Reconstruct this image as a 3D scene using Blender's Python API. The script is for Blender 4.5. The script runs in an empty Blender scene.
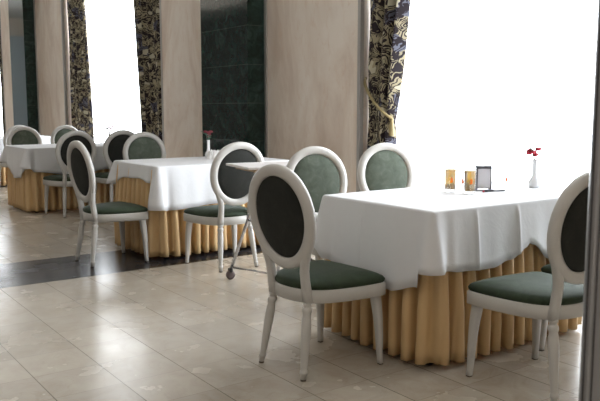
import bpy, bmesh, math, random
from mathutils import Vector, Matrix
PI = math.pi
C = bpy.context.scene.collection
SC = bpy.context.scene

# ------------------------------------------------------------ camera
F_PX = 741.0
PITCH = math.atan(92.5 / F_PX)
YAW = math.radians(35.7)
cam_d = bpy.data.cameras.new('camera')
cam = bpy.data.objects.new('camera', cam_d); C.objects.link(cam)
cam_d.sensor_width = 36.0
cam_d.lens = 36.0 * F_PX / 600.0
cam_d.clip_start = 0.05
cam.location = (0, 0, 1.32)
cam.rotation_euler = (PI / 2 - PITCH, 0, -YAW)
cam_d.dof.use_dof = True
cam_d.dof.focus_distance = 4.4
cam_d.dof.aperture_fstop = 9.0
SC.camera = cam

# ------------------------------------------------------------ world, exposure
SC.view_settings.view_transform = 'Standard'
SC.view_settings.look = 'None'
SC.view_settings.gamma = 1.0
SC.view_settings.use_curve_mapping = False
SC.view_settings.exposure = 0.0
w = bpy.data.worlds.new('overcast_sky'); SC.world = w; w.use_nodes = True
bg = w.node_tree.nodes['Background']
bg.inputs[0].default_value = (0.90, 0.95, 1.0, 1)
bg.inputs[1].default_value = 10.5

def area(name, loc, rot, sx, sy, power, col=(1, 1, 1), portal=False):
    l = bpy.data.lights.new(name, 'AREA'); l.shape = 'RECTANGLE'; l.size = sx; l.size_y = sy
    l.energy = power; l.color = col
    if portal: l.cycles.is_portal = True
    o = bpy.data.objects.new(name, l); C.objects.link(o); o.location = loc; o.rotation_euler = rot
    return o
# daylight through the windows
for yc in (3.51, 12.485, 21.46):
    area('window_daylight', (5.32, yc, 2.0), (0, PI / 2, 0), 3.5, 4.5, 1, portal=True)
# unseen fill lamps added under the ceiling to brighten the room side
for yy, p in ((0.0, 30), (5.0, 30), (12.0, 42), (19.0, 42)):
    area('added_ceiling_fill', (-0.6, yy, 4.3), (0, 0, 0), 3.0, 3.0, p, (1.0, 0.91, 0.79))

# ------------------------------------------------------------ node helpers
def new_mat(name):
    m = bpy.data.materials.new(name); m.use_nodes = True
    return m, m.node_tree.nodes, m.node_tree.links, m.node_tree.nodes['Principled BSDF']
def nd(N, t, **kw):
    n = N.new(t)
    for k, v in kw.items(): setattr(n, k, v)
    return n
def mth(N, L, op, a, b=None, c=None):
    n = N.new('ShaderNodeMath'); n.operation = op
    for i, v in enumerate((a, b, c)):
        if v is None: continue
        if hasattr(v, 'links'): L.new(v, n.inputs[i])
        else: n.inputs[i].default_value = v
    return n.outputs[0]
def mix(N, L, fac, a, b):
    n = N.new('ShaderNodeMix'); n.data_type = 'RGBA'
    if hasattr(fac, 'links'): L.new(fac, n.inputs[0])
    else: n.inputs[0].default_value = fac
    for i, v in ((6, a), (7, b)):
        if hasattr(v, 'links'): L.new(v, n.inputs[i])
        else: n.inputs[i].default_value = (*v, 1)
    return n.outputs[2]
def noise(N, L, vec, scale, detail=3, rough=.5, dist=0):
    n = N.new('ShaderNodeTexNoise'); n.inputs['Scale'].default_value = scale
    n.inputs['Detail'].default_value = detail; n.inputs['Roughness'].default_value = rough
    n.inputs['Distortion'].default_value = dist
    if vec is not None: L.new(vec, n.inputs['Vector'])
    return n
def ramp(N, L, fac, stops):
    n = N.new('ShaderNodeValToRGB'); L.new(fac, n.inputs[0])
    e = n.color_ramp.elements
    while len(e) < len(stops): e.new(.5)
    for i, (p, c) in enumerate(stops):
        e[i].position = p; e[i].color = (*c, 1) if len(c) == 3 else c
    return n.outputs[0]
def bump(N, L, h, strength, dist, b):
    n = N.new('ShaderNodeBump'); n.inputs['Strength'].default_value = strength
    n.inputs['Distance'].default_value = dist
    L.new(h, n.inputs['Height']); L.new(n.outputs[0], b.inputs['Normal'])
def simple(name, col, rough=.5, metal=0, var=0.0, scale=30, **kw):
    m, N, L, b = new_mat(name)
    b.inputs['Roughness'].default_value = rough; b.inputs['Metallic'].default_value = metal
    tc = nd(N, 'ShaderNodeTexCoord')
    n = noise(N, L, tc.outputs['Object'], scale)
    L.new(mix(N, L, n.outputs['Fac'], tuple(c * (1 - var) for c in col), tuple(min(1, c * (1 + var)) for c in col)), b.inputs['Base Color'])
    for k, v in kw.items(): b.inputs[k].default_value = v
    return m

# ------------------------------------------------------------ materials
def mat_floor():
    m, N, L, b = new_mat('marble_floor')
    tc = nd(N, 'ShaderNodeTexCoord'); sp = nd(N, 'ShaderNodeSeparateXYZ'); L.new(tc.outputs['Object'], sp.inputs[0])
    X, Y = sp.outputs[0], sp.outputs[1]
    strip = mth(N, L, 'MULTIPLY', mth(N, L, 'GREATER_THAN', Y, 5.625), mth(N, L, 'LESS_THAN', Y, 6.52))
    fx = mth(N, L, 'ADD', mth(N, L, 'DIVIDE', mth(N, L, 'SUBTRACT', X, 0.987), .33), 40.0)
    fy = mth(N, L, 'ADD', mth(N, L, 'DIVIDE', mth(N, L, 'SUBTRACT', Y, 2.31), .33), 40.0)
    def grout(f, wd):
        fr = mth(N, L, 'FRACT', f)
        d = mth(N, L, 'MINIMUM', fr, mth(N, L, 'SUBTRACT', 1.0, fr))
        return mth(N, L, 'LESS_THAN', d, wd)
    gx, gy = grout(fx, .0085), mth(N, L, 'MULTIPLY', grout(fy, .006), .5)
    g = mth(N, L, 'MAXIMUM', gx, gy)
    cell = nd(N, 'ShaderNodeCombineXYZ')
    L.new(mth(N, L, 'FLOOR', fx), cell.inputs[0]); L.new(mth(N, L, 'FLOOR', fy), cell.inputs[1])
    wn = nd(N, 'ShaderNodeTexWhiteNoise'); wn.noise_dimensions = '2D'; L.new(cell.outputs[0], wn.inputs['Vector'])
    add = nd(N, 'ShaderNodeVectorMath', operation='MULTIPLY_ADD')
    L.new(wn.outputs['Color'], add.inputs[0]); add.inputs[1].default_value = (9, 9, 0); L.new(tc.outputs['Object'], add.inputs[2])
    n1 = noise(N, L, add.outputs[0], 5, 6, .6, 1.2)
    n2 = noise(N, L, add.outputs[0], 2.2, 4, .55, 2.5)
    base = ramp(N, L, n1.outputs['Fac'], [(.30, (.48, .425, .35)), (.52, (.56, .505, .425)), (.75, (.62, .575, .50))])
    vein = ramp(N, L, n2.outputs['Fac'], [(.485, (0, 0, 0)), (.5, (1, 1, 1)), (.515, (0, 0, 0))])
    c = mix(N, L, mth(N, L, 'MULTIPLY', vein, .3), base, (.42, .36, .28))
    tint = mth(N, L, 'MULTIPLY_ADD', wn.outputs['Value'], .11, .74)
    mul = nd(N, 'ShaderNodeVectorMath', operation='SCALE'); L.new(c, mul.inputs[0]); L.new(tint, mul.inputs['Scale'])
    c = mix(N, L, mth(N, L, 'MULTIPLY', g, .85), mul.outputs[0], (.13, .115, .095))
    nb = noise(N, L, tc.outputs['Object'], 40, 4)
    dk = mix(N, L, nb.outputs['Fac'], (.012, .013, .016), (.035, .038, .044))
    dk = mix(N, L, mth(N, L, 'MULTIPLY', gx, .6), dk, (.07, .07, .07))
    L.new(mix(N, L, strip, c, dk), b.inputs['Base Color'])
    nr = noise(N, L, tc.outputs['Object'], 3.0, 5)
    L.new(mth(N, L, 'MULTIPLY_ADD', nr.outputs['Fac'], .14, .19), b.inputs['Roughness'])
    b.inputs['IOR'].default_value = 1.5
    hb = mth(N, L, 'SUBTRACT', mth(N, L, 'MULTIPLY', nr.outputs['Fac'], .3), g)
    bump(N, L, hb, .18, .002, b)
    return m
def mat_cream():
    m, N, L, b = new_mat('cream_marble_wall')
    tc = nd(N, 'ShaderNodeTexCoord'); mp = nd(N, 'ShaderNodeMapping'); mp.inputs['Scale'].default_value = (1, 1, .45)
    L.new(tc.outputs['Object'], mp.inputs[0])
    n1 = noise(N, L, mp.outputs[0], 1.6, 8, .62, .8); n2 = noise(N, L, mp.outputs[0], 9, 5, .6, 1.5)
    c = ramp(N, L, n1.outputs['Fac'], [(.36, (.68, .56, .46)), (.5, (.82, .72, .62)), (.62, (.88, .80, .71))])
    f = ramp(N, L, n2.outputs['Fac'], [(.55, (0, 0, 0)), (.72, (1, 1, 1))])
    L.new(mix(N, L, mth(N, L, 'MULTIPLY', f, .5), c, (.72, .55, .42)), b.inputs['Base Color'])
    b.inputs['Roughness'].default_value = .42
    return m
def mat_green_marble():
    m, N, L, b = new_mat('green_marble')
    tc = nd(N, 'ShaderNodeTexCoord'); sp = nd(N, 'ShaderNodeSeparateXYZ'); L.new(tc.outputs['Object'], sp.inputs[0])
    n1 = noise(N, L, tc.outputs['Object'], 7, 8, .7, 1.0); n2 = noise(N, L, tc.outputs['Object'], 40, 4, .7)
    c = ramp(N, L, n1.outputs['Fac'], [(.35, (.004, .010, .009)), (.5, (.010, .025, .021)), (.65, (.027, .054, .046))])
    c = mix(N, L, mth(N, L, 'MULTIPLY', n2.outputs['Fac'], .25), c, (.03, .055, .048))
    fr = mth(N, L, 'FRACT', mth(N, L, 'ADD', mth(N, L, 'DIVIDE', mth(N, L, 'SUBTRACT', sp.outputs[2], .035), .4467), 10.0))
    ln = mth(N, L, 'LESS_THAN', fr, .012)
    L.new(mix(N, L, mth(N, L, 'MULTIPLY', ln, 0.5), c, (.10, .13, .11)), b.inputs['Base Color'])
    b.inputs['Roughness'].default_value = .08
    b.inputs['IOR'].default_value = 1.36
    return m
def mat_curtain():
    m, N, L, b = new_mat('damask_curtain_fabric')
    uv = nd(N, 'ShaderNodeUVMap'); uv.uv_map = 'UVMap'
    n0 = noise(N, L, uv.outputs[0], 6.5, 2, .5)
    off = nd(N, 'ShaderNodeVectorMath', operation='MULTIPLY_ADD')
    L.new(n0.outputs['Color'], off.inputs[0]); off.inputs[1].default_value = (.22, .22, 0); L.new(uv.outputs[0], off.inputs[2])
    v1 = nd(N, 'ShaderNodeTexVoronoi'); v1.inputs['Scale'].default_value = 6.5; L.new(off.outputs[0], v1.inputs['Vector'])
    v1.voronoi_dimensions = '2D'
    ring = mth(N, L, 'SINE', mth(N, L, 'MULTIPLY', v1.outputs['Distance'], 42.0))
    n1 = noise(N, L, off.outputs[0], 15, 2, .5, .8)
    pat = mth(N, L, 'ADD', mth(N, L, 'MULTIPLY', ring, .55), mth(N, L, 'MULTIPLY_ADD', n1.outputs['Fac'], 5.0, -2.55))
    mask = ramp(N, L, mth(N, L, 'MULTIPLY_ADD', pat, .5, .5), [(.52, (0, 0, 0)), (.60, (1, 1, 1))])
    sep = nd(N, 'ShaderNodeSeparateColor'); L.new(v1.outputs['Color'], sep.inputs[0])
    motif = mix(N, L, mth(N, L, 'GREATER_THAN', sep.outputs[0], .80), (.36, .315, .21), (.14, .145, .19))
    c = mix(N, L, mask, (.022, .016, .020), motif)
    core = mth(N, L, 'MULTIPLY', mth(N, L, 'LESS_THAN', v1.outputs['Distance'], .21), mth(N, L, 'GREATER_THAN', sep.outputs[1], .5))
    c = mix(N, L, core, c, (.52, .48, .36))
    L.new(c, b.inputs['Base Color'])
    b.inputs['Roughness'].default_value = .5
    b.inputs['Specular IOR Level'].default_value = .2
    tr = nd(N, 'ShaderNodeBsdfTranslucent'); L.new(c, tr.inputs[0])
    mx = nd(N, 'ShaderNodeMixShader'); mx.inputs[0].default_value = .07
    L.new(b.outputs[0], mx.inputs[1]); L.new(tr.outputs[0], mx.inputs[2])
    L.new(mx.outputs[0], N['Material Output'].inputs[0])
    return m
def mat_velvet(name='green_velvet', k=(1, 1, 1), sheen=.35):
    m, N, L, b = new_mat(name)
    tc = nd(N, 'ShaderNodeTexCoord')
    n = noise(N, L, tc.outputs['Object'], 14, 5, .65, .6); n2 = noise(N, L, tc.outputs['Object'], 220, 2)
    c = ramp(N, L, n.outputs['Fac'], [(p, tuple(a * q for a, q in zip(c_, k))) for p, c_ in ((.3, (.055, .070, .052)), (.55, (.088, .108, .083)), (.75, (.135, .158, .130)))])
    L.new(c, b.inputs['Base Color'])
    b.inputs['Roughness'].default_value = .75
    b.inputs['Specular IOR Level'].default_value = .25
    b.inputs['Sheen Weight'].default_value = sheen; b.inputs['Sheen Roughness'].default_value = .4
    b.inputs['Sheen Tint'].default_value = (.9, 1, .94, 1)
    bump(N, L, n2.outputs['Fac'], .3, .002, b)
    return m
def mat_cloth(name, col, trans, wr=.15, rough=.75):
    m, N, L, b = new_mat(name)
    tc = nd(N, 'ShaderNodeTexCoord')
    n = noise(N, L, tc.outputs['Object'], 9, 4, .6, .5)
    L.new(mix(N, L, n.outputs['Fac'], tuple(x * .95 for x in col), col), b.inputs['Base Color'])
    b.inputs['Roughness'].default_value = rough
    bump(N, L, n.outputs['Fac'], wr, .02, b)
    tr = nd(N, 'ShaderNodeBsdfTranslucent'); tr.inputs[0].default_value = (*col, 1)
    mx = nd(N, 'ShaderNodeMixShader'); mx.inputs[0].default_value = trans
    L.new(b.outputs[0], mx.inputs[1]); L.new(tr.outputs[0], mx.inputs[2])
    L.new(mx.outputs[0], N['Material Output'].inputs[0])
    return m
def mat_clear(name, tint=(1, 1, 1), gl=.08):
    m, N, L, b = new_mat(name)
    N.remove(b)
    tr = nd(N, 'ShaderNodeBsdfTransparent'); tr.inputs[0].default_value = (*tint, 1)
    g = nd(N, 'ShaderNodeBsdfGlossy'); g.inputs['Roughness'].default_value = .02
    fr = nd(N, 'ShaderNodeFresnel'); fr.inputs[0].default_value = 1.45
    mx = nd(N, 'ShaderNodeMixShader'); L.new(mth(N, L, 'MULTIPLY', fr.outputs[0], gl * 4), mx.inputs[0])
    L.new(tr.outputs[0], mx.inputs[1]); L.new(g.outputs[0], mx.inputs[2]); L.new(mx.outputs[0], N['Material Output'].inputs[0])
    return m

def mat_beer():
    m, N, L, b = new_mat('amber_beer')
    b.inputs['Base Color'].default_value = (.95, .55, .02, 1); b.inputs['Roughness'].default_value = .1
    tr = nd(N, 'ShaderNodeBsdfTransparent'); tr.inputs[0].default_value = (.36, .255, .02, 1)
    mx = nd(N, 'ShaderNodeMixShader'); mx.inputs[0].default_value = .8
    L.new(b.outputs[0], mx.inputs[1]); L.new(tr.outputs[0], mx.inputs[2]); L.new(mx.outputs[0], N['Material Output'].inputs[0])
    return m
M = dict(
    floor=mat_floor(), cream=mat_cream(), green=mat_green_marble(), curtain=mat_curtain(), velvet=mat_velvet(), rear=mat_velvet('dark_rear_fabric', (.22, .19, .21), .05),
    seatv=mat_velvet('dark_green_seat_velvet', (.34, .42, .31), .12),
    white=simple('white_wall_paint', (.80, .80, .78), .6, var=.02),
    window_white=simple('white_window_frame', (.85, .87, .9), .35, var=.02),
    trim=simple('pale_metal_trim', (.46, .44, .42), .35, .5, var=.05),
    alu=simple('grey_aluminium', (.33, .34, .36), .38, .75, var=.08, scale=4),
    alu_dark=simple('dark_rubber_gasket', (.04, .042, .05), .6, var=.1),
    alu_light=simple('bright_aluminium', (.42, .44, .47), .3, .8, var=.05),
    paint=simple('chair_ivory_paint', (.54, .53, .505), .32, var=.04, scale=12),
    cap=simple('brown_foot_cap', (.07, .05, .035), .6, var=.1),
    cloth=mat_cloth('white_table_linen', (.80, .81, .83), .10),
    skirt=mat_cloth('gold_satin', (.80, .565, .29), .22, .04, .42),
    wood=simple('beech_board', (.50, .36, .22), .5, var=.1),
    tray=simple('white_laminate', (.74, .71, .70), .3, var=.02),
    chrome=simple('chrome', (.62, .62, .64), .22, 1.0, var=.02),
    caster=simple('brown_grey_caster_plastic', (.12, .09, .09), .45, var=.2),
    black=simple('black_plastic', (.02, .02, .025), .4, var=.1),
    rope=simple('gold_cord', (.30, .235, .11), .6, var=.25, scale=120),
    ceramic=simple('white_ceramic', (.82, .84, .86), .12, var=.01),
    paper=simple('white_paper_napkin', (.85, .85, .84), .8, var=.02),
    card=simple('pale_grey_card', (.80, .80, .86), .5, var=.03),
    holder=simple('dark_steel_holder', (.16, .16, .19), .35, .6, var=.05),
    beer=mat_beer(),
    foam=simple('pale_beer_foam', (.88, .80, .55), .8, var=.05),
    emblem=simple('orange_emblem', (.90, .20, .02), .5, var=.1),
    glass=mat_clear('clear_glass'), pane=mat_clear('window_glass', gl=.05),
    red=simple('red_petals', (.50, .02, .05), .6, var=.2),
    dark_red=simple('dark_red_petals', (.16, .02, .03), .7, var=.2),
    pink=simple('pink_petals', (.62, .18, .26), .6, var=.15),
    leaf=simple('green_leaves', (.10, .22, .15), .6, var=.2),
    blind=mat_cloth('added_dimming_blind', (.55, .60, .62), .12, 0),
    taupe=simple('taupe_wall_panel', (.17, .15, .14), .6, var=.1, scale=3),
    ceil=simple('ceiling_paint', (.72, .70, .66), .8, var=.02),
)

# ------------------------------------------------------------ mesh helpers
def obj(name, bm, mat, parent=None, smooth=True, loc=None, bevel=0, solid=0):
    me = bpy.data.meshes.new(name); bmesh.ops.recalc_face_normals(bm, faces=bm.faces[:])
    bm.to_mesh(me); bm.free()
    me.materials.append(mat)
    o = bpy.data.objects.new(name, me); C.objects.link(o)
    if smooth:
        for p in me.polygons: p.use_smooth = True
    if parent is not None: o.parent = parent
    if loc: o.location = loc
    if bevel:
        b = o.modifiers.new('bevel', 'BEVEL'); b.width = bevel; b.segments = 2; b.limit_method = 'ANGLE'
    if solid:
        s = o.modifiers.new('solid', 'SOLIDIFY'); s.thickness = solid; s.offset = -1
    return o
def tag(o, label, cat, group=None):
    o['label'] = label; o['category'] = cat
    if group: o['group'] = group
    return o
def thing(name, label, cat, loc=(0, 0, 0), rz=0, group=None):
    o = bpy.data.objects.new(name, None); C.objects.link(o)
    o.empty_display_size = .1; o.location = loc; o.rotation_euler = (0, 0, rz)
    return tag(o, label, cat, group)
def struct(name, bm, mat, smooth=False, **kw):
    o = obj(name, bm, mat, smooth=smooth, **kw); o['kind'] = 'structure'; return o
def box(bm, x0, x1, y0, y1, z0, z1):
    v = [bm.verts.new(p) for p in ((x0, y0, z0), (x1, y0, z0), (x1, y1, z0), (x0, y1, z0), (x0, y0, z1), (x1, y0, z1), (x1, y1, z1), (x0, y1, z1))]
    for f in ((0, 3, 2, 1), (4, 5, 6, 7), (0, 1, 5, 4), (1, 2, 6, 5), (2, 3, 7, 6), (3, 0, 4, 7)): bm.faces.new([v[i] for i in f])
    return bm
def B(*a): return box(bmesh.new(), *a)
def loft(bm, rings, cap=True, closed_path=False):
    R = [[bm.verts.new(p) for p in r] for r in rings]
    n = len(R[0]); m = len(R)
    for i in range(m if closed_path else m - 1):
        a, b = R[i], R[(i + 1) % m]
        for j in range(n): bm.faces.new((a[j], a[(j + 1) % n], b[(j + 1) % n], b[j]))
    if cap and not closed_path:
        bm.faces.new(R[0][::-1]); bm.faces.new(R[-1])
    return bm
def tube(bm, pts, rad, n=10, sq=None):
    pts = [Vector(p) for p in pts]
    if not hasattr(rad, '__len__'): rad = [rad] * len(pts)
    rings = []
    for i, p in enumerate(pts):
        t = (pts[min(i + 1, len(pts) - 1)] - pts[max(i - 1, 0)]).normalized()
        ref = Vector((1, 0, 0)) if abs(t.x) < .8 else Vector((0, 1, 0))
        u = t.cross(ref).normalized(); v = t.cross(u).normalized()
        ring = []
        for k in range(n):
            a = 2 * PI * (k + .5) / n; c, s = math.cos(a), math.sin(a)
            if sq: c = math.copysign(abs(c) ** sq, c); s = math.copysign(abs(s) ** sq, s)
            ring.append(p + u * c * rad[i] + v * s * rad[i])
        rings.append(ring)
    return loft(bm, rings)
def lathe(bm, prof, n=20, at=lambda z: (0, 0)):
    rings = []
    for r, z in prof:
        cx, cy = at(z)
        rings.append([(cx + r * math.cos(2 * PI * k / n), cy + r * math.sin(2 * PI * k / n), z) for k in range(n)])
    return loft(bm, rings)
def copy_tree(o, parent=None):
    c = o.copy(); C.objects.link(c); c.parent = parent
    for ch in [x for x in bpy.data.objects if x.parent == o]: copy_tree(ch, c)
    return c

# ------------------------------------------------------------ room shell
X_WALL, X_PIL, X_OUT = 4.85, 4.60, 5.40
Y0, Y1, XL, ZC = -1.56, 27.0, -3.6, 4.4
struct('floor', B(XL, X_OUT, Y0, Y1, -.12, 0), M['floor'])
struct('ceiling', B(XL, X_OUT, Y0, Y1, ZC, ZC + .12), M['ceil'])
struct('wall_left', B(XL - .15, XL, Y0, Y1, 0, ZC), M['taupe'])
struct('wall_back', B(XL, X_OUT, Y0 - .15, Y0, 0, ZC), M['cream'])
bm = bmesh.new(); box(bm, XL, -1.2, Y1, Y1 + .15, 0, ZC); box(bm, 2.4, X_OUT, Y1, Y1 + .15, 0, ZC); box(bm, -1.2, 2.4, Y1, Y1 + .15, 0, .3); box(bm, -1.2, 2.4, Y1, Y1 + .15, 3.8, ZC)
struct('wall_far', bm, M['cream'])
bm = bmesh.new(); box(bm, -1.2, -1.13, Y1 + .04, Y1 + .10, .3, 3.8); box(bm, 2.33, 2.4, Y1 + .04, Y1 + .10, .3, 3.8); box(bm, .57, .63, Y1 + .04, Y1 + .10, .3, 3.8)
struct('window_4', bm, M['window_white'])  # unseen window, added so the green pilasters have something bright to reflect
struct('window_5', B(-1.2, 2.4, Y1 + .11, Y1 + .115, .3, 3.8), M['blind'])  # blind sheet added behind that frame to dim its reflection
WIN = ((1.27, 5.75), (10.25, 14.72), (19.25, 23.70))
ZS, ZT = .30, 3.80
bm = bmesh.new(); prev = Y0
for a, b in WIN:
    box(bm, X_WALL, X_OUT, prev, a, 0, ZC); box(bm, X_WALL + .22, X_OUT, a, b, 0, ZS); box(bm, X_WALL, X_OUT, a, b, ZT, ZC); prev = b
box(bm, X_WALL, X_OUT, prev, Y1, 0, ZC)
struct('wall_right', bm, M['cream'])
for k, (a, b) in enumerate(((-1.5, -.44), (7.44, 8.57), (16.45, 17.56), (25.4, 26.5))):
    struct('wall_pilaster.%03d' % k if k else 'wall_pilaster', B(X_PIL, X_WALL, a, b, 0, ZC), M['green'])
    bm = bmesh.new(); box(bm, X_WALL - .022, X_WALL, a - .04, a, 0, ZC); box(bm, X_WALL - .022, X_WALL, b, b + .04, 0, ZC)
    struct('trim_%d' % (k + 1), bm, M['trim'])
for k, (a, b) in enumerate(WIN):
    # metal corner trims on the recess edges
    bm = bmesh.new()
    for yy in (a, b): box(bm, X_WALL - .008, X_WALL + .04, yy - .035 if yy == b else yy - .008, yy + .008 if yy == b else yy + .035, 0, ZT)
    struct('trim_%d' % (k + 5), bm, M['trim'])
    root = bpy.data.objects.new('window_%d' % (k + 1), None); C.objects.link(root); root.location = (5.28, (a + b) / 2, ZS); root['kind'] = 'structure'
    hw = (b - a) / 2; hh = ZT - ZS
    bm = bmesh.new(); fw = .05
    box(bm, -.04, .04, -hw, -hw + fw, 0, hh); box(bm, -.04, .04, hw - fw, hw, 0, hh)
    box(bm, -.04, .04, -hw + fw, hw - fw, 0, fw); box(bm, -.04, .04, -hw + fw, hw - fw, hh - fw, hh)
    obj('window_frame', bm, M['window_white'], root, smooth=False)
    obj('window_pane', B(-.004, .004, -hw + fw, hw - fw, fw, hh - fw), M['pane'], root, smooth=False)
    obj('window_sill', B(-.24, -.03, -hw + .01, hw - .01, -.03 + .032, .03), M['window_white'], root, smooth=False)
# aluminium glazed-partition post at the right edge, close to the camera
bm = bmesh.new(); box(bm, 0, .10, 0, .07, 0, ZC)
dr = Vector((math.cos(-YAW), math.sin(-YAW)))
post = struct('trim_8', bm, M['alu'], bevel=.003)
ang = YAW + math.atan((591.3 - 300) / F_PX / math.cos(0))
PD = 1.30
post.location = (PD * math.sin(ang), PD * math.cos(ang), 0); post.rotation_euler = (0, 0, -YAW - .35)
for nm, x0, x1, mt in (('trim_9', .003, .006, 'alu_dark'), ('trim_10', .010, .014, 'alu_light'), ('trim_11', .017, .019, 'alu_dark')):
    g = struct(nm, B(x0, x1, -.004, 0, 0, ZC), M[mt]); g.location = post.location; g.rotation_euler = post.rotation_euler

# ------------------------------------------------------------ curtains
def curtain(a, b, side, label, tie=True, wt=.56, wb=.36, zt=3.72):
    """hangs in the recess; side=+1 at the high-Y jamb, -1 at the low-Y jamb"""
    yj = b if side > 0 else a
    bm = bmesh.new(); uvl = bm.loops.layers.uv.new('UVMap')
    NU, NV = 120, 70; G = []
    for j in range(NV + 1):
        z = .03 + (zt - .03) * j / NV
        if tie:
            if z > 1.2: wd = wb + (wt - wb) * min(1, ((z - 1.2) / 1.15)) ** .8 + .05 * max(0, (z - 2.4))
            else: wd = wb + .06 * (1 - (z / 1.2)) ** .7
        else: wd = wt + (wb - wt) * (1 - z / zt)
        row = []
        for i in range(NU + 1):
            s = i / NU
            nf = 3.0 if tie else 5.0
            ph = 2 * PI * nf * s + .35 * math.sin(z * 1.3)
            amp = .085 * (.55 + .45 * min(1, abs(z - 1.2) / .5)) if tie else .045
            dx = amp * math.sin(ph) + .012 * math.sin(2.3 * ph + z)
            dy = .012 * math.sin(ph * 2 + 1)
            y = yj - side * (.012 + wd * s + dy * s)
            row.append((bm.verts.new((X_WALL + .125 + dx, y, z)), (s * 1.35, z)))
        G.append(row)
    for j in range(NV):
        for i in range(NU):
            q = [G[j][i], G[j][i + 1], G[j + 1][i + 1], G[j + 1][i]]
            f = bm.faces.new([x[0] for x in q])
            for lp, x in zip(f.loops, q): lp[uvl].uv = x[1]
    o = thing('curtain', label, 'curtain', (0, 0, 0), 0)
    obj('curtain_panel', bm, M['curtain'], o, solid=.004)
    bm = bmesh.new()
    tube(bm, [(X_WALL + .125, yj - side * .01, zt + .02), (X_WALL + .125, yj - side * .75, zt + .02)], .014)
    obj('curtain_rod', bm, M['trim'], o)
    if tie:
        bm = bmesh.new(); pts = []
        for k in range(25):
            t = k / 24
            y = yj - side * (.0 + (wb + .03) * t)
            z = 1.62 - .40 * t ** .9
            x = X_WALL + .10 - .085 * math.sin(PI * min(1, t * 1.02)) ** .5
            pts.append((x, y, z))
        tube(bm, pts, .014)
        tb = obj('tieback_cord', bm, M['rope'], o)
        bm = bmesh.new(); e = pts[-1]
        lathe(bm, [(.006, e[2] + .01), (.020, e[2] - .01), (.016, e[2] - .035), (.024, e[2] - .06), (.028, e[2] - .17)], 14, lambda z: (e[0], e[1]))
        obj('tassel', bm, M['rope'], tb)
    return o
curtain(*WIN[0], 1, 'dark floral damask curtain tied back with gold cord beside the nearest large window')
curtain(*WIN[0], -1, 'dark floral damask curtain at the camera-side jamb of the nearest window')
curtain(*WIN[1], 1, 'pale-lit floral damask curtain hanging at the left side of the distant window', tie=False, wt=.95, wb=1.25)
curtain(*WIN[1], -1, 'dark floral damask curtain hanging at the right side of the distant window', tie=False, wt=1.25, wb=1.0)
curtain(*WIN[2], -1, 'dark curtain at the extreme left edge of the picture', tie=False, wt=.75, wb=.6)

# ------------------------------------------------------------ chair
def seat_outline(n=56, grow=0.0):
    half = [(0, .262), (.10, .260), (.20, .250), (.245, .236), (.262, .205), (.258, .11), (.240, 0), (.212, -.10), (.165, -.175), (.09, -.215), (0, -.228)]
    cp = half + [(-x, y) for x, y in half[-2:0:-1]]
    m = len(cp); pts = []
    for k in range(n):
        f = k / n * m; i = int(f); t = f - i
        p0, p1, p2, p3 = (cp[(i + d) % m] for d in (-1, 0, 1, 2))
        q = [.5 * (2 * b + (c - a) * t + (2 * a - 5 * b + 4 * c - d) * t * t + (3 * b - a - 3 * c + d) * t ** 3) for a, b, c, d in zip(p0, p1, p2, p3)]
        l = math.hypot(*q)
        pts.append((q[0] * (1 + grow / l), q[1] * (1 + grow / l)))
    return pts
def back_pt(x, y, z):  # recline about the seat rear
    a = math.radians(8.0); zz = z - .45
    return (x, -.203 + y * math.cos(a) - zz * math.sin(a), .45 + zz * math.cos(a) + y * math.sin(a))
ZB, AX, AZ = .792, .224, .236
def egg(t, ax, az):
    x = ax * math.cos(t); z = az * math.sin(t)
    return x * (1 + .05 * z / az), z
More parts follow.
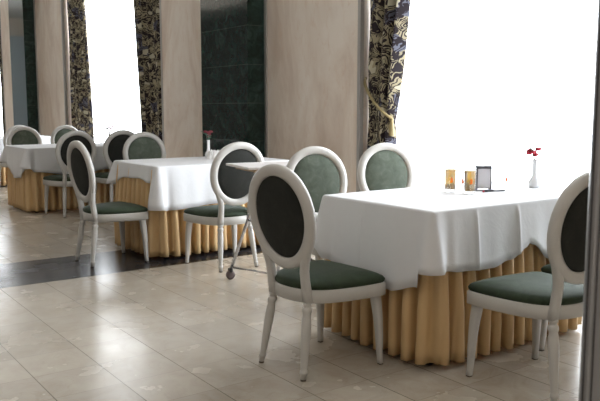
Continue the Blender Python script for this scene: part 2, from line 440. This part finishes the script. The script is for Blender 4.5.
def make_chair():
    t = thing('dining_chair', '', 'chair')
    # seat rail
    bm = bmesh.new(); rings = []
    for z, g in ((.370, -.008), (.373, 0), (.430, 0), (.437, -.006)):
        rings.append([(x, y, z) for x, y in seat_outline(88, g)])
    loft(bm, rings)
    obj('seat_rail', bm, M['paint'], t)
    # cushion
    bm = bmesh.new(); rings = []
    for z, g in ((.435, -.010), (.443, -.004), (.455, -.002), (.467, -.010), (.478, -.03), (.488, -.07), (.494, -.12), (.496, -.18)):
        sc = 1 + g / .24
        rings.append([(x * sc, y * sc, z) for x, y in seat_outline(88, 0)])
    loft(bm, rings)
    obj('seat', bm, M['seatv'], t)
    # oval frame
    bm = bmesh.new(); rings = []; n = 60
    for k in range(n):
        th = 2 * PI * k / n; x, z = egg(th, AX, AZ)
        nx, nz = math.cos(th) / AX, math.sin(th) / AZ; q = math.hypot(nx, nz); nx /= q; nz /= q
        ring = []
        for du, dv in ((-.029, -.008), (-.027, -.016), (-.014, -.022), (0, -.025), (.016, -.022), (.027, -.014), (.029, 0), (.027, .014), (.016, .022), (0, .025), (-.014, .022), (-.027, .016), (-.029, .008)):
            ring.append(back_pt(x + nx * du, dv, ZB + z + nz * du))
        rings.append(ring)
    loft(bm, rings, closed_path=True)
    obj('backrest_frame', bm, M['paint'], t)
    # pad
    bm = bmesh.new(); rings = []
    prof = [(.30, .030), (.62, .026), (.85, .019), (.95, .012), (1.0, 0)]
    for s, d in prof:
        ring = []
        for k in range(48):
            x, z = egg(2 * PI * k / 48, AX - .025, AZ - .025)
            ring.append(back_pt(x * s, d, ZB + z * s))
        rings.append(ring)
    loft(bm, rings)
    obj('backrest_pad', bm, M['velvet'], t)
    bm = bmesh.new(); rings = []
    for s, d in ((.4, -.020), (.8, -.016), (.95, -.009), (1.0, -.0005)):
        rings.append([back_pt(x * s, d, ZB + z * s) for x, z in (egg(2 * PI * k / 48, AX - .025, AZ - .025) for k in range(48))])
    loft(bm, rings)
    rp = obj('backrest_rear_panel', bm, M['rear'], t); rp['label'] = 'blackish rear fabric panel'
    for s in (-1, 1):
        # post from the oval down to the seat rail
        bm = bmesh.new()
        P = [(.198, 0, .70), (.184, 0, .655), (.163, 0, .61), (.146, 0, .57), (.137, -.001, .53), (.136, -.001, .48), (.137, 0, .43), (.137, 0, .372)]
        W = [.012, .016, .021, .022, .020, .020, .023, .023]
        rings = []
        for (x, y, z), wd in zip(P, W):
            rings.append([back_pt(s * (x + a * wd), b * .021, z) for a, b in ((-1, -.6), (-.6, -1), (.6, -1), (1, -.6), (1, .6), (.6, 1), (-.6, 1), (-1, .6))])
        loft(bm, rings)
        obj('back_post', bm, M['paint'], t)
        # turned rear leg, splayed backwards
        bm = bmesh.new()
        at = lambda z, s=s: (s * (.137 + .035 * (1 - z / .375)), -.195 - .055 * (1 - z / .375))
        lathe(bm, [(.023, .376), (.023, .366), (.017, .362), (.017, .352), (.023, .348), (.0245, .342), (.0245, .33), (.019, .318), (.023, .30), (.0245, .26), (.0215, .16), (.0165, .06), (.0155, .052), (.0195, .048), (.020, .036), (.0155, .030), (.014, .008)], 16, at)
        lg = obj('leg', bm, M['paint'], t)
        bm = bmesh.new(); lathe(bm, [(.0145, .0085), (.0145, 0)], 14, at); obj('foot_cap', bm, M['cap'], lg, smooth=False)
        # curved tapering front leg
        bm = bmesh.new(); rings = []
        for k in range(13):
            z = .372 * (1 - k / 12); u = k / 12
            off = .012 * math.sin(u * PI) - .0 + .022 * u ** 3
            x = s * (.216 + off * 1.0); y = .190 + off * 1.1
            wd = .0245 - .012 * u + .001 * (1 if k == 12 else 0)
            rings.append([(x + a * wd, y + b * wd, z + .006) for a, b in ((-1, -.7), (-.7, -1), (.7, -1), (1, -.7), (1, .7), (.7, 1), (-.7, 1), (-1, .7))])
        loft(bm, rings)
        lg = obj('leg', bm, M['paint'], t)
        x = s * .238; y = .190 + .0242
        obj('foot_cap', B(x - .011, x + .011, y - .011, y + .011, 0, .0062), M['cap'], lg, smooth=False)
    return t
G1, G2, G3, G4 = 'chairs around the nearest table', 'chairs around the middle table', 'chairs around the far left table', 'chairs around the farthest table'
chairs = [
    ((2.28, 3.000), -86.5, 'ivory oval-back chair in front, turned side-on at the left end of the nearest table', G1),
    ((2.97, 2.155), -4, 'ivory oval-back chair at the lower right, partly behind the grey metal post', G1),
    ((3.60, 2.200), -2, 'chair mostly hidden behind the lower right chair, only its seat corner and legs showing', G1),
    ((3.12, 3.945), 172, 'ivory chair facing the camera behind the left corner of the nearest table', G1),
    ((3.865, 4.045), 169, 'ivory chair facing the camera behind the nearest table, beside the tied curtain', G1),
    ((3.085, 5.405), 0, 'ivory chair with its back to the camera at the front side of the middle table', G2),
    ((2.38, 6.125), -88, 'ivory chair standing side-on over the dark floor strip left of the middle table', G2),
    ((3.470, 7.650), 174, 'ivory chair behind the middle table, only its oval back showing over the cloth', G2),
    ((3.030, 9.130), 2, 'chair with its back to the camera at the near side of the far left table', G3),
    ((3.640, 9.130), -2, 'dark-backed chair in front of the distant window, left of the middle table', G3),
    ((3.120, 11.10), 180, 'green-padded ivory chair facing the camera behind the far left table, leftmost', G3),
    ((3.880, 11.50), 181, 'green-padded ivory chair facing the camera behind the far left table, beside the pale curtain', G3),
    ((3.300, 12.55), 0, 'chair with its back turned at the far left edge before the farthest table', G4),
]
proto = make_chair()
for i, ((x, y), a, lab, grp) in enumerate(chairs):
    c = proto if i == 0 else copy_tree(proto)
    c.location = (x, y, 0); c.rotation_euler = (0, 0, math.radians(a)); c['label'] = lab; c['group'] = grp

# ------------------------------------------------------------ tables, cloths and skirts
TZ = .82
def perim(x0, x1, y0, y1, r, step):
    """rounded rectangle, starting at the corner (x0,y0), going along the near side; returns (x,y,nx,ny,side,u)"""
    P = []
    def edge(xa, ya, xb, yb, nx, ny, side):
        n = max(2, int(math.hypot(xb - xa, yb - ya) / step))
        for k in range(n): u = k / n; P.append((xa + (xb - xa) * u, ya + (yb - ya) * u, nx, ny, side + u))
    def arc(cx, cy, a0, side):
        for k in range(6):
            a = a0 + PI / 2 * k / 6; P.append((cx + r * math.cos(a), cy + r * math.sin(a), math.cos(a), math.sin(a), side))
    edge(x0 + r, y0, x1 - r, y0, 0, -1, 0); arc(x1 - r, y0 + r, -PI / 2, 1)
    edge(x1, y0 + r, x1, y1 - r, 1, 0, 1); arc(x1 - r, y1 - r, 0, 2)
    edge(x1 - r, y1, x0 + r, y1, 0, 1, 2); arc(x0 + r, y1 - r, PI / 2, 3)
    edge(x0, y1 - r, x0, y0 + r, -1, 0, 3); arc(x0 + r, y0 + r, PI, 4)
    return P
def interp(tab, u):
    for (a, va), (b, vb) in zip(tab, tab[1:]):
        if a <= u <= b:
            t = (u - a) / (b - a) if b > a else 0; t = t * t * (3 - 2 * t); return va + (vb - va) * t
    return tab[-1][1]
def skirt(x0, x1, y0, y1, label, grp, seed, z0=.035):
    rnd = random.Random(seed)
    P = perim(x0, x1, y0, y1, .05, .006); bm = bmesh.new(); rows = []
    s = 0; S = []
    for k, p in enumerate(P):
        q = P[k - 1]; s += math.hypot(p[0] - q[0], p[1] - q[1]) if k else 0; S.append(s)
    tot = s; nfold = round(tot / .098)
    ph0 = [rnd.uniform(-.5, .5) for _ in range(nfold + 1)]; am = [rnd.uniform(.7, 1.25) for _ in range(nfold + 1)]
    for j, t in enumerate((0, .08, .2, .35, .5, .65, .8, .92, 1)):
        row = []
        for k, (x, y, nx, ny, u) in enumerate(P):
            f = S[k] / tot * nfold; i = int(f) % nfold; fr = f - int(f)
            am_ = am[i] * (1 - fr) + am[(i + 1) % nfold] * fr; ph = ph0[i] * (1 - fr) + ph0[(i + 1) % nfold] * fr
            w_ = math.sin(2 * PI * f + ph + .5 * math.sin(3 * t + i))
            w_ = math.copysign(abs(w_) ** .85, w_)
            a = (.004 + .040 * min(1, t * 1.6) ** .8) * am_
            o_ = a * w_ + .012 * t
            tg = -.0105 * am_ * min(1, t * 1.6) * math.sin(2 * (2 * PI * f + ph + .5 * math.sin(3 * t + i)))
            row.append(bm.verts.new((x + nx * o_ - ny * tg, y + ny * o_ + nx * tg, TZ - .03 - (TZ - .03 - z0 + .006 * am_) * t)))
        rows.append(row)
    n = len(P)
    for a, b in zip(rows, rows[1:]):
        for k in range(n): bm.faces.new((a[k], a[(k + 1) % n], b[(k + 1) % n], b[k]))
    o = obj('table_skirt', bm, M['skirt'], solid=.002)
    return tag(o, label, 'table skirt', grp)
def cloth(x0, x1, y0, y1, hem, label, grp, seed, flare=.05, creases=(), folds=1.0):
    rnd = random.Random(seed); a0 = rnd.uniform(0, 6)
    P = perim(x0, x1, y0, y1, .012, .012); bm = bmesh.new(); n = len(P)
    cx, cy = (x0 + x1) / 2, (y0 + y1) / 2; rows = []
    for t in (.02, .5, .95, .995):  # top surface
        rows.append([bm.verts.new((cx + (x - cx) * t, cy + (y - cy) * t, TZ + .003)) for x, y, *_ in P])
    T = [0, .03, .08, .16, .28, .42, .56, .7, .85, 1]
    for t in T:
        row = []
        for x, y, nx, ny, u in P:
            d = interp(hem, u)
            cd = min(abs(u - c) for c in (0, 1, 2, 3, 4)); L_ = (x1 - x0) if int(u) % 2 == 0 else (y1 - y0); cd *= L_
            g = math.exp(-(cd / .035) ** 2) * flare + math.exp(-(cd / .12) ** 2) * flare * .35
            dip = -.5 * flare * math.exp(-((cd - .085) / .03) ** 2)
            s = (x * 1.0 + y * 1.3)
            wv = folds * (.005 * math.sin(s * 17 + a0) + .003 * math.sin(s * 37 + a0 * 2)) * min(1, cd / .15)
            cr = sum(.010 * math.exp(-((u - c) * L_ / .010) ** 2) for c in creases)
            o_ = .004 + (.012 + g + dip + wv + .012) * (t ** .85) + cr * min(1, t * 6)
            # sideways lean at the corners so that the pleats close in on themselves
            row.append(bm.verts.new((x + nx * o_, y + ny * o_, TZ + .003 - (.004 if t == 0 else 0) - d * t)))
        rows.append(row)
    bm.faces.new(rows[0])
    for a, b in zip(rows, rows[1:]):
        for k in range(n): bm.faces.new((a[k], a[(k + 1) % n], b[(k + 1) % n], b[k]))
    o = obj('tablecloth', bm, M['cloth'], solid=.0025)
    return tag(o, label, 'tablecloth', grp)
def table(x0, x1, y0, y1, label, grp):
    t = thing('dining_table', label, 'table', ((x0 + x1) / 2, (y0 + y1) / 2, 0), 0, grp)
    hx, hy = (x1 - x0) / 2, (y1 - y0) / 2
    obj('tabletop', B(-hx + .006, hx - .006, -hy + .006, hy - .006, TZ - .03, TZ), M['wood'], t, smooth=False)
    for sx in (-1, 1):
        for sy in (-1, 1):
            px, py = sx * (hx - .13), sy * (hy - .13)
            lg = obj('leg', B(px - .025, px + .025, py - .025, py + .025, .02, TZ - .03), M['wood'], t, smooth=False)
            bm = bmesh.new(); lathe(bm, [(.022, 0), (.026, .006), (.026, .021)], 14, lambda z: (px, py)); obj('foot_glide', bm, M['black'], lg)
    return t
TG = 'dining tables in a row by the windows'
TB = [(2.585, 4.06, 2.50, 3.37), (2.695, 4.10, 5.845, 6.800), (2.61, 4.10, 9.44, 10.42), (2.70, 4.10, 12.95, 13.90)]
TN = ['nearest', 'middle', 'far left', 'farthest']
# u: 0-1 near side, 1-2 window side, 2-3 far side, 3-4 end nearest the aisle
HEMS = [
    [(0, .30), (.04, .30), (.12, .315), (.28, .325), (.38, .30), (.465, .245), (.485, .225), (.50, .235), (.62, .335), (1, .33), (2, .30), (3, .30), (3.05, .36), (3.35, .43), (3.70, .435), (3.93, .385), (3.97, .30), (4, .30)],
    [(0, .37), (.04, .385), (.5, .35), (1, .34), (2, .2), (3, .22), (3.06, .20), (3.3, .14), (3.7, .125), (3.9, .15), (3.96, .22), (3.99, .34), (4, .37)],
    [(0, .25), (.05, .30), (.4, .36), (.7, .3), (1, .3), (2, .2), (3, .22), (3.1, .25), (3.5, .40), (3.8, .38), (3.95, .26), (4, .25)],
    [(0, .28), (.4, .36), (1, .3), (2, .25), (3, .22), (3.5, .36), (4, .28)]]
SK = [(2.640, 3.885, 2.545, 3.40), (2.69, 4.02, 5.875, 6.74), (2.635, 4.02, 9.47, 10.37), (2.72, 4.02, 12.98, 13.85)]
for k in range(4):
    table(*TB[k], 'rectangular table hidden under a white cloth and gold skirt, %s in the row' % TN[k], TG)
    skirt(*SK[k], 'pleated gold satin skirt around the %s table' % TN[k], 'gold table skirts', 11 + k)
    cloth(*TB[k], HEMS[k], 'white linen cloth draped over the %s table' % TN[k], 'white tablecloths', 5 + k,
          flare=(.032, .045, .05, .04)[k], creases=((.20, .425, 3.42), (.42,), (.4,), ())[k])

# ------------------------------------------------------------ folding serving trolley
tr = thing('serving_trolley', 'folding serving trolley with pale top and chrome legs between the nearest and middle tables', 'trolley', (3.15, 4.62, 0), math.radians(-10))
obj('tray_top', B(-.365, .365, -.23, .23, .885, .903), M['tray'], tr, smooth=False, bevel=.004)
obj('top_board', B(-.30, .30, -.19, .19, .862, .885), M['wood'], tr, smooth=False)
fx = lambda sx, sy: -.13 if (sx < 0 and sy < 0) else sx * .345
for sy in (-1, 1):
    for sx in (-1, 1):
        bm = bmesh.new(); tube(bm, [(fx(sx, sy), sy * .205, .075), (sx * .05, sy * .185, .862)], .013, 10)
        lg = obj('leg', bm, M['chrome'], tr)
        bm = bmesh.new(); cx, cy = fx(sx, sy), sy * .21
        rings = []
        for yy, rr in ((-.016, .020), (-.013, .034), (0, .037), (.013, .034), (.016, .020)):
            rings.append([(cx + rr * math.cos(2 * PI * q / 18), cy + yy, .037 + rr * math.sin(2 * PI * q / 18)) for q in range(18)])
        loft(bm, rings); cs = obj('caster', bm, M['caster'], tr)
        obj('caster_fork', B(cx - .012, cx + .012, cy - .022, cy + .022, .060, .088), M['black'], tr, smooth=False)
for sx in (-1, 1):
    bm = bmesh.new(); tube(bm, [(fx(sx, -1), -.205, .10), (fx(sx, 1), .205, .10)], .008, 8); obj('stretcher', bm, M['chrome'], tr)
bm = bmesh.new(); tube(bm, [(-.20, -.2, .46), (-.20, .2, .46)], .008, 8); obj('stretcher', bm, M['chrome'], tr)

# ------------------------------------------------------------ things on the tables
Z = TZ + .0045
def tumbler(x, y, label, beer=True, rz=0, h=.150, r=.036):
    t = thing('beer_glass' if beer else 'drinking_glass', label, 'glass', (x, y, Z), rz, 'glasses on the nearest table' )
    bm = bmesh.new()
    lathe(bm, [(r * .86, 0), (r * .88, .002), (r, h), (r - .002, h), (r * .86, .014), (.002, .012)], 28); obj('glass_wall', bm, M['glass'], t)
    if beer:
        bm = bmesh.new(); lathe(bm, [(r * .84, .015), (r * .975 - .002, h * .86)], 28); obj('beer', bm, M['beer'], t)
        bm = bmesh.new(); lathe(bm, [(r * .975 - .002, h * .861), (r * .98 - .002, h * .89)], 28); obj('foam', bm, M['foam'], t)
    # small orange flame-like emblem printed on the side facing the room
    bm = bmesh.new()
    shape = [(-.010, -.014), (.002, -.018), (.012, -.010), (.008, 0), (.013, .006), (.005, .008), (.003, .020), (-.003, .010), (-.009, .006), (-.004, -.002)]
    ctr = -PI / 2 - YAW + .0
    fr, bk = [], []
    for u, v in shape:
        a = ctr + u / r
        rr = r * (.88 + .12 * (h * .5 + v) / h) + .0006
        fr.append(bm.verts.new((rr * math.cos(a), rr * math.sin(a), h * .48 + v))); bk.append(bm.verts.new(((rr - .0005) * math.cos(a), (rr - .0005) * math.sin(a), h * .48 + v)))
    bm.faces.new(fr); bm.faces.new(bk[::-1])
    for k in range(len(fr)): bm.faces.new((fr[k], fr[(k + 1) % len(fr)], bk[(k + 1) % len(fr)], bk[k]))
    obj('printed_emblem', bm, M['emblem'], t, smooth=False)
    return t
tumbler(3.306, 3.060, 'left glass of amber beer with an orange emblem on the nearest table')
tumbler(3.325, 2.925, 'right glass of amber beer with an orange emblem, next to the napkin stand')
tumbler(3.43, 3.085, 'empty clear glass with an orange emblem standing between and behind the two beers', beer=False, h=.12, r=.034)
tumbler(3.80, 3.055, 'faint empty clear glass between napkin stand and flower vase', beer=False, h=.10, r=.036)

t = thing('napkin_stand', 'upright grey napkin stand with a pale card on the nearest table', 'napkin stand', (3.53, 3.00, Z), math.radians(-32))
obj('base', B(-.055, .055, -.035, .035, 0, .006), M['holder'], t, smooth=False)
bm = bmesh.new(); box(bm, -.046, -.040, -.022, .022, .006, .145); box(bm, .040, .046, -.022, .022, .006, .145); box(bm, -.046, .046, -.022, .022, .130, .148); obj('frame', bm, M['holder'], t, smooth=False)
obj('card', B(-.040, .040, -.018, -.014, .010, .132), M['card'], t, smooth=False)
t = thing('pen', 'dark pen lying on the white cloth in front of the napkin stand', 'pen', (3.50, 2.88, Z + .006), math.radians(-18))
bm = bmesh.new(); tube(bm, [(-.075, 0, 0), (.06, 0, 0), (.072, 0, 0)], [.005, .005, .002], 10); obj('barrel', bm, M['black'], t)
bm = bmesh.new(); tube(bm, [(-.085, 0, 0), (-.075, 0, 0)], .0052, 10); obj('end_cap', bm, M['red'], t)

def flower_vase(x, y, label, petal, seed, s=1.0):
    rnd = random.Random(seed)
    t = thing('flower_vase', label, 'vase', (x, y, Z), 0, None)
    bm = bmesh.new(); lathe(bm, [(.028 * s, 0), (.036 * s, .008), (.038 * s, .03), (.030 * s, .05), (.018 * s, .066), (.015 * s, .09), (.014 * s, .16), (.018 * s, .175), (.013 * s, .175), (.010 * s, .1)], 20)
    obj('vase_body', bm, M['ceramic'], t)
    for k in range(7):
        dx, dy, dz = rnd.uniform(-.035, .04), rnd.uniform(-.03, .03), rnd.uniform(.20, .26)
        bm = bmesh.new(); tube(bm, [(0, 0, .12), (dx * .4, dy * .4, .18), (dx, dy, dz)], .0015, 6); st = obj('stem', bm, M['leaf'], t)
        if k < 5:
            bm = bmesh.new()
            for q in range(6):
                a = q * PI / 3; bmesh.ops.create_uvsphere(bm, u_segments=8, v_segments=6, radius=.0105, matrix=Matrix.Translation((dx + .013 * math.cos(a), dy + .008 * math.sin(a), dz + .003 * (q % 2))))
            obj('blossom', bm, M[petal], t)
        else:
            bm = bmesh.new()
            for q in range(5):
                a = q * 1.3; bmesh.ops.create_uvsphere(bm, u_segments=8, v_segments=6, radius=1, matrix=Matrix.Translation((dx - .02 + .016 * math.cos(a), dy + .016 * math.sin(a), dz - .01 + .012 * q % .03)) @ Matrix.Rotation(a, 4, 'Z') @ Matrix.Diagonal((.018, .007, .003, 1)))
            obj('leaf_cluster', bm, M['leaf'], t)
    return t
flower_vase(3.90, 2.905, 'white bud vase with red flowers on the nearest table against the bright window', 'red', 3)
flower_vase(3.63, 6.64, 'white bud vase with a dark red flower on the middle table before the green marble', 'dark_red', 5)
flower_vase(3.88, 9.95, 'bud vase with pink flowers on the far left table, seen against the distant window', 'pink', 8)
# folded napkins and dark holder beside the middle vase
t = thing('napkin_bundle', 'crumpled white paper napkins beside the vase on the middle table', 'napkins', (3.56, 6.40, Z), .3)
rnd = random.Random(4)
for k in range(4):
    bm = bmesh.new(); a = k * .8 - 1
    bmesh.ops.create_cone(bm, cap_ends=True, segments=9, radius1=.050, radius2=.012, depth=.075, matrix=Matrix.Translation((.035 * math.cos(a * 2), .035 * math.sin(a * 2), .0375)))
    for v in bm.verts:
        if v.co.z > .01: v.co += Vector((rnd.uniform(-.012, .012), rnd.uniform(-.012, .012), rnd.uniform(-.01, .02)))
    obj('napkin', bm, M['paper'], t, smooth=False)
t = thing('condiment_bowl', 'small dark bowl beside the napkins on the middle table', 'bowl', (3.76, 6.62, Z), 0)
bm = bmesh.new(); lathe(bm, [(.025, 0), (.045, .02), (.052, .06), (.048, .06), (.040, .022), (.004, .012)], 20); obj('bowl', bm, M['holder'], t)
bm = bmesh.new(); tube(bm, [(-.02, 0, .02), (.04, .01, .095)], .004, 8); obj('spoon', bm, M['chrome'], t)
